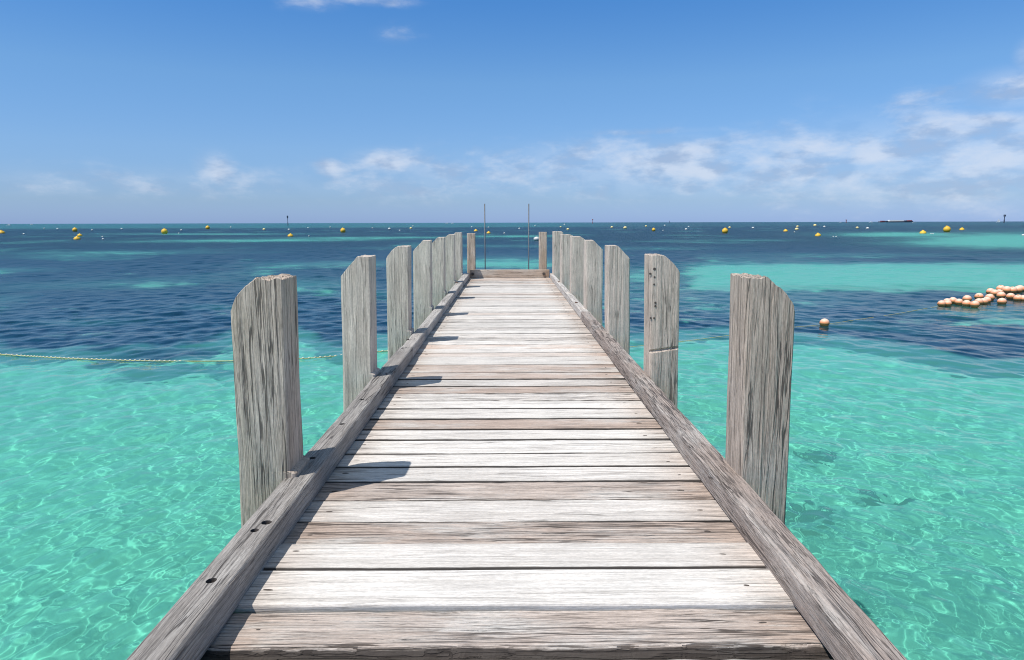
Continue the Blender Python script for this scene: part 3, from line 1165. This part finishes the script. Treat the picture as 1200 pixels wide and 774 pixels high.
WHITE = [(28, 274.6, 2.4), (52, 268, 1.8), (67.5, 268.5, 2.4), (108, 270, 2.2), (120.2, 277.8, 2.4), (120.8, 280.6, 2.6), (142.7, 268.6, 2.6), (209.5, 273.8, 2),
         (212.5, 270, 2.6), (270.5, 266.6, 2.2), (338.7, 269.4, 3.2), (362, 277, 2), (361, 267.3, 2.2), (387, 266.6, 2.2), (436.5, 267.6, 2.4),
         (456.3, 268.6, 4.2), (468.5, 270.4, 2.4), (484, 265.4, 2.2), (552.8, 266.4, 2.4), (572.4, 266.7, 2.2), (591, 273.6, 2.6), (608.6, 268.2, 3),
         (627, 265, 2), (661.5, 263.4, 2.4), (779, 264.6, 2.6), (804, 269, 3.6), (807, 266, 2.4), (777, 270.3, 1.8), (882.4, 267.5, 3.6), (931, 272.3, 2), (966, 266, 3), (976.6, 277.6, 2),
         (979.8, 277.6, 2), (1016.6, 268, 4), (1091, 274.2, 1.8), (1093.5, 274.2, 1.8), (1199, 276, 3.2)]
ORDW = ['', 'second ', 'third ', 'fourth ', 'fifth ', 'sixth ', 'seventh ', 'eighth ', 'ninth ', 'tenth ', 'eleventh ', 'twelfth ']


def order_words(k, n_):
    if k < (n_ + 1) // 2:
        return ('leftmost' if k == 0 else ordn(k + 1) + ' from the left')
    j = n_ - 1 - k
    return 'rightmost' if j == 0 else ordn(j + 1) + ' from the right'


def ordn(k):
    ones = ['first', 'second', 'third', 'fourth', 'fifth', 'sixth', 'seventh', 'eighth', 'ninth', 'tenth', 'eleventh', 'twelfth', 'thirteenth',
            'fourteenth', 'fifteenth', 'sixteenth', 'seventeenth', 'eighteenth', 'nineteenth', 'twentieth']
    return ones[k - 1]


YELLOW.sort()
for k, (px, py, d, kd) in enumerate(YELLOW):
    put_buoy(px, py, d * .93, kd, M_YEL, ('round ball-shaped' if kd == 'round' else 'low cone-topped') + ' yellow mooring buoy, ' + order_words(k, len(YELLOW)) + ' of the bright yellow ones', 'yellow mooring buoys far out on the water')
FADED.sort()
for k, (px, py, d) in enumerate(FADED):
    put_buoy(px, py, d, 'oval', M_YEL2, 'small faded yellow buoy far out, ' + order_words(k, len(FADED)) + ' of the faded ones', 'faded yellow buoys near the horizon', 'small_buoy')
WHITE.sort()
for k, (px, py, d) in enumerate(WHITE):
    put_buoy(px, py, d * .8, 'oval', M_WHI, 'tiny white buoy far out, ' + order_words(k, len(WHITE)) + ' of the white ones', 'white buoys near the horizon', 'small_buoy')
put_buoy(628.8, 280.6, 7.2, 'oval', M_WHI, 'white buoy half hidden behind the right end post', None, 'mooring_buoy')

# orange floats
FL = [(232, 368), (298, 345), (302, 366), (365, 335), (437, 350), (530, 312), (525, 368), (670, 285), (620, 378), (668, 348), (722, 345), (805, 228),
      (795, 298), (858, 245), (905, 243), (930, 272), (925, 195), (995, 210), (1062, 213), (1122, 208), (1150, 198), (938, 345), (1040, 285),
      (1130, 308), (1195, 312), (1250, 205), (1262, 300), (760, 330)]
FL = sorted([(1080 + x / 10, 320 + y / 10) for x, y in FL])
bm = bmesh.new()
bmesh.ops.create_uvsphere(bm, u_segments=20, v_segments=14, radius=.5)
fl_me = bpy.data.meshes.new('float_shell')
bm.to_mesh(fl_me)
bm.free()
fl_me.shade_smooth()
fl_me.materials.append(M_ORA)
bm = bmesh.new()
lathe(bm, [(0, .47), (.09, .485), (.10, .515), (.05, .53), (0, .525)], 12)
cap_me = bpy.data.meshes.new('float_cap')
bm.to_mesh(cap_me)
bm.free()
cap_me.materials.append(M_ORB)
bm = bmesh.new()
lathe(bm, [(.497, -.14), (.512, -.12), (.515, -.03), (.503, .0)], 20)
wd_me = bpy.data.meshes.new('weed_band')
bm.to_mesh(wd_me)
bm.free()
wd_me.materials.append(M_WEED)


def put_float(px, py, d, label, group, tiltx):
    q = at(px, py + d * .30, WATER_Z)
    dist = (q - Vector((0, 0, H_CAM))).length
    dia = d / F * dist
    root = empty('orange_float', (q.x, q.y, WATER_Z + dia * .31))
    root.scale = (dia, dia, dia * .94)
    root.rotation_euler = (0, 0, random.uniform(0, 6))
    for nm, me in (('float_body', fl_me), ('end_cap', cap_me), ('weed_band', wd_me)):
        o = bpy.data.objects.new(nm, me)
        COL.objects.link(o)
        o.parent = root
        if nm == 'end_cap':
            o.rotation_euler = (tiltx, random.uniform(-.5, .5), 0)
    tag(root, label, 'float', group)


for k, (px, py) in enumerate(FL):
    put_float(px, py, random.uniform(6.9, 8.2), 'faded orange ball float in the tangled raft, ' + order_words(k, len(FL)), 'orange floats drifting in a raft by the right edge', random.uniform(-1.2, 1.2))
put_float(966, 379, 9.8, 'single orange ball float riding alone on its rope right of the jetty', None, 1.0)


# ropes on the water
def tube(name, pts, r, mat, beads=None):
    bm = bmesh.new()
    prev = None
    n_ = 6
    for i, p in enumerate(pts):
        d = (pts[min(i + 1, len(pts) - 1)] - pts[max(i - 1, 0)]).normalized()
        s_ = d.cross(Vector((0, 0, 1))).normalized()
        u_ = s_.cross(d)
        ring = [bm.verts.new(p + (s_ * math.cos(a) + u_ * math.sin(a)) * r) for a in [2 * math.pi * k / n_ for k in range(n_)]]
        if prev:
            for k in range(n_):
                bm.faces.new((prev[k], prev[(k + 1) % n_], ring[(k + 1) % n_], ring[k]))
        else:
            bm.faces.new(ring)
        prev = ring
    bm.faces.new(prev)
    return bm


def polyline(ctrl, step, z):
    P = [at(x, y, z) for x, y in ctrl]
    out = []
    for i in range(len(P) - 1):
        p0, p1, p2, p3 = P[max(i - 1, 0)], P[i], P[i + 1], P[min(i + 2, len(P) - 1)]
        nseg = max(2, int((p2 - p1).length / step))
        for k in range(nseg):
            t = k / nseg
            out.append(0.5 * ((2 * p1) + (p2 - p0) * t + (2 * p0 - 5 * p1 + 4 * p2 - p3) * t * t + (3 * p1 - p0 - 3 * p2 + p3) * t ** 3))
    out.append(P[-1])
    return out


pts = polyline([(-140, 405), (0, 415.5), (60, 419.3), (130, 422.2), (205, 423.6), (285, 423), (355, 420.5), (400, 417), (455, 411.5), (540, 408), (640, 406.5)], .1, WATER_Z + .018)
rope = empty('float_line', pts[0])
tag(rope, 'pale beaded float line lying on the water left of the jetty', 'rope')
bm = tube('rope', [p - pts[0] for p in pts], .011, M_ROPY)
bm_obj('rope', bm, M_ROPY, rope, smooth=True)
bm = bmesh.new()
acc_ = 0
for a, b2 in zip(pts, pts[1:]):
    if (a - b2).length == 0:
        continue
    acc_ += (b2 - a).length
    if acc_ > .065:
        acc_ = 0
        px_, py_ = photo_of(np.array([a.x]), np.array([a.y]))
        if 215 < px_[0] < 345:
            continue
        d = (b2 - a).normalized()
        mt = Matrix.Translation(a - pts[0] + Vector((0, 0, .008))) @ d.to_track_quat('X', 'Z').to_matrix().to_4x4() @ Matrix.Diagonal((.028, .017, .017, 1))
        bmesh.ops.create_uvsphere(bm, u_segments=8, v_segments=6, radius=1, matrix=mt)
o = bm_obj('bead_string', bm, M_ROPE, rope, smooth=True)
o['kind'] = 'stuff'
pts = polyline([(648, 410), (720, 408), (785, 402), (845, 394.5), (910, 385.5), (966, 380.5), (1010, 374), (1050, 368), (1100, 359)], .2, WATER_Z + .014)
bm = tube('rope', [p - pts[0] for p in pts], .006, M_ROPY)
o = bm_obj('mooring_rope', bm, M_ROPY, smooth=True, loc=pts[0])
tag(o, 'thin yellowish rope on the water right of the jetty, holding the single float', 'rope')


# marks near the float-line end: a knot of weed on the rope
# ------------------------------------------------------------------ seaweed clumps on the bed
def weed(px, py, size, label):
    s_ = at(px, py, WATER_Z)
    d = Vector((s_.x, s_.y, 0)).normalized()
    c = s_ + d * 1.45
    bm = bmesh.new()
    for k in range(70):
        a = random.uniform(0, 6.283)
        r = size * math.sqrt(random.random())
        x, y = r * math.cos(a) * 1.5, r * math.sin(a)
        h = random.uniform(.08, .22) * (1.2 - r / size * .6)
        wv = random.uniform(.015, .035)
        dx, dy = random.uniform(-.12, .12), random.uniform(-.12, .12)
        ca, sa = math.cos(a * 3) * wv, math.sin(a * 3) * wv
        v = [bm.verts.new((x - ca, y - sa, 0)), bm.verts.new((x + ca, y + sa, 0)), bm.verts.new((x + ca * 1.2 + dx * .5, y + sa * 1.2 + dy * .5, h * .6)), bm.verts.new((x - ca * 1.2 + dx * .5, y - sa * 1.2 + dy * .5, h * .6)), bm.verts.new((x + dx, y + dy, h))]
        bm.faces.new((v[0], v[1], v[2], v[3]))
        bm.faces.new((v[3], v[2], v[4]))
    o = bm_obj('seaweed_clump', bm, M_GRASS, loc=(c.x, c.y, BED_Z + .02))
    o.cycles.is_caustics_receiver = True
    tag(o, label, 'seaweed', 'seaweed clumps on the sand right of the jetty')


weed(941, 600, .24, 'dark seaweed clump under the water just right of the nearest right post')
weed(953, 528, .18, 'dark seaweed clump under the water, above and right of the nearest right post base')
weed(1052, 583, .08, 'small dark seaweed spot under open water right of the jetty')
weed(1020, 581, .06, 'smallest seaweed spot, left of another small one under open water')


# ------------------------------------------------------------------ far craft and beacons
def far_at(px, dist):
    d = ray(px, 262)
    a = math.atan2(d.x, d.y)
    return Vector((dist * math.sin(a), dist * math.cos(a), WATER_Z))


def hull(L, B, Hh, bow=.25, seg=16):
    """A boat hull along x with raked bow."""
    bm = bmesh.new()
    secs = []
    for i in range(seg + 1):
        t = i / seg
        x = -L / 2 + L * t
        k = 1.0 if t < 1 - bow else math.cos((t - 1 + bow) / bow * math.pi / 2) ** .7
        k *= .8 + .2 * min(1, t / .1)
        sh = Hh * (1 + .25 * t * t)
        secs.append([bm.verts.new((x, -B / 2 * k, sh)), bm.verts.new((x, -B / 2 * k * .8, -.1)), bm.verts.new((x, B / 2 * k * .8, -.1)), bm.verts.new((x, B / 2 * k, sh))])
    for a, b2 in zip(secs, secs[1:]):
        for k in range(4):
            bm.faces.new((a[k], a[(k + 1) % 4], b2[(k + 1) % 4], b2[k]))
    bm.faces.new(secs[0])
    bm.faces.new(secs[-1][::-1])
    return bm


def box_bm(x0, x1, y0, y1, z0, z1, bm=None, taper=0.0):
    bm = bm or bmesh.new()
    v = [bm.verts.new((x + (taper if z == z1 and x == x0 else -taper if z == z1 else 0), y, z)) for z in (z0, z1) for (x, y) in ((x0, y0), (x1, y0), (x1, y1), (x0, y1))]
    for f in ((3, 2, 1, 0), (4, 5, 6, 7), (0, 1, 5, 4), (1, 2, 6, 5), (2, 3, 7, 6), (3, 0, 4, 7)):
        bm.faces.new([v[i] for i in f])
    return bm


def boat(px, dist, L, label, cabin=True, flip=False, rot=0.0):
    q = far_at(px, dist)
    r = empty('motor_boat', q)
    r.rotation_euler = (0, 0, rot + (math.pi if flip else 0))
    bm_obj('hull', hull(L, L * .3, L * .11), M_SHIPW, r)
    if cabin:
        c = bm_obj('cabin', box_bm(-L * .2, L * .15, -L * .1, L * .1, L * .11, L * .24, taper=L * .03), M_SHIPW, r)
        bm_obj('window', box_bm(-L * .13, L * .1, -L * .104, L * .104, L * .16, L * .20), M_BLACK, c)
    tag(r, label, 'boat', 'white boats along the horizon')


boat(10.5, 1300, 8, 'white motor boat on the horizon at the far left')
boat(37, 2200, 9, 'tiny white boat on the horizon, second from the far left', flip=True)
boat(524, 2000, 11, 'white boat on the horizon left of the poles, first of a pair')
boat(530.5, 2100, 10, 'white boat on the horizon left of the poles, nearer the poles of a pair', flip=True)
boat(1021, 2300, 12, 'white boat on the horizon just left of the dark barge')
boat(1071, 1500, 7.5, 'white speedboat just right of the dark barge', flip=True, cabin=False)
boat(985, 2400, 9, 'tiny white boat on the horizon left of the red beacon and barge')

q = far_at(1050, 2600)
ship = empty('barge', q)
bm_obj('hull', hull(112, 18, 3.4, bow=.12), M_SHIPD, ship)
bm_obj('deck_cargo', box_bm(-26, 22, -6, 6, 3.4, 8.0, taper=1.5), M_SHIPW, ship)
for k, (x0, x1, h, mt) in enumerate(((-50, -40, 5.5, M_SHIPR), (-38, -29, 5.0, M_SHIPD), (26, 34, 6.5, M_SHIPD), (36, 50, 7.0, M_SHIPR))):
    bm_obj('stacked_load', box_bm(x0, x1, -6, 6, 3.4, h, taper=.8), mt, ship)
tag(ship, 'long low dark barge with white and red load on the horizon at right', 'barge')

# sailing boat and beacons
q = far_at(1170, 2000)
r = empty('sailing_boat', q)
bm_obj('hull', hull(10, 3, 1.1), M_SHIPW, r)
bm = bmesh.new()
for y in (-.04, .04):
    pass
v = [bm.verts.new(c) for c in ((-4, -.05, 2), (3.6, -.05, 1.6), (0.2, -.05, 9), (-4, .05, 2), (3.6, .05, 1.6), (.2, .05, 9))]
for f in ((0, 1, 2), (5, 4, 3), (0, 3, 4, 1), (1, 4, 5, 2), (2, 5, 3, 0)):
    bm.faces.new([v[i] for i in f])
bm_obj('sail', bm, M_SHIPW, r)
bm = bmesh.new()
bmesh.ops.create_cone(bm, cap_ends=True, segments=8, radius1=.12, radius2=.08, depth=10)
bmesh.ops.translate(bm, vec=(.25, 0, 5.5), verts=bm.verts)
bm_obj('mast', bm, M_POLE, r)
tag(r, 'small white sailing boat on the horizon at the far right', 'sailing boat')


def beacon(px, dist, h, rad, mat, label, top=True):
    q = far_at(px, dist)
    r = empty('channel_beacon', q)
    bm = bmesh.new()
    lathe(bm, [(0, -6), (rad, -6), (rad, .4 * h), (rad * .7, .42 * h), (rad * .6, .8 * h), (0, .8 * h)], 12)
    bm_obj('column', bm, mat, r)
    bm = bmesh.new()
    lathe(bm, [(0, .75 * h), (rad * 1.9, .76 * h), (rad * 2.0, .98 * h), (0, h)] if top else [(0, .85 * h), (rad * 1.5, .88 * h), (0, h)], 12)
    bm_obj('topmark', bm, mat, r)
    tag(r, label, 'beacon')


beacon(1176.5, 1500, 14.5, .95, M_BLACK, 'dark beacon standing on the horizon right of the sailing boat')
beacon(991.5, 2000, 8, 1.0, M_SHIPR, 'small red beacon on the horizon left of the barge')
beacon(694.5, 1500, 9.5, .55, M_SHIPR, 'slim red beacon on the horizon right of the jetty end')
beacon(784.5, 1800, 6, .5, M_BLACK, 'slim dark stake on the horizon above the second right post')
beacon(337.3, 620, 9, .32, M_BLACK, 'dark slender channel marker on a pole between the first two left posts', top=True)
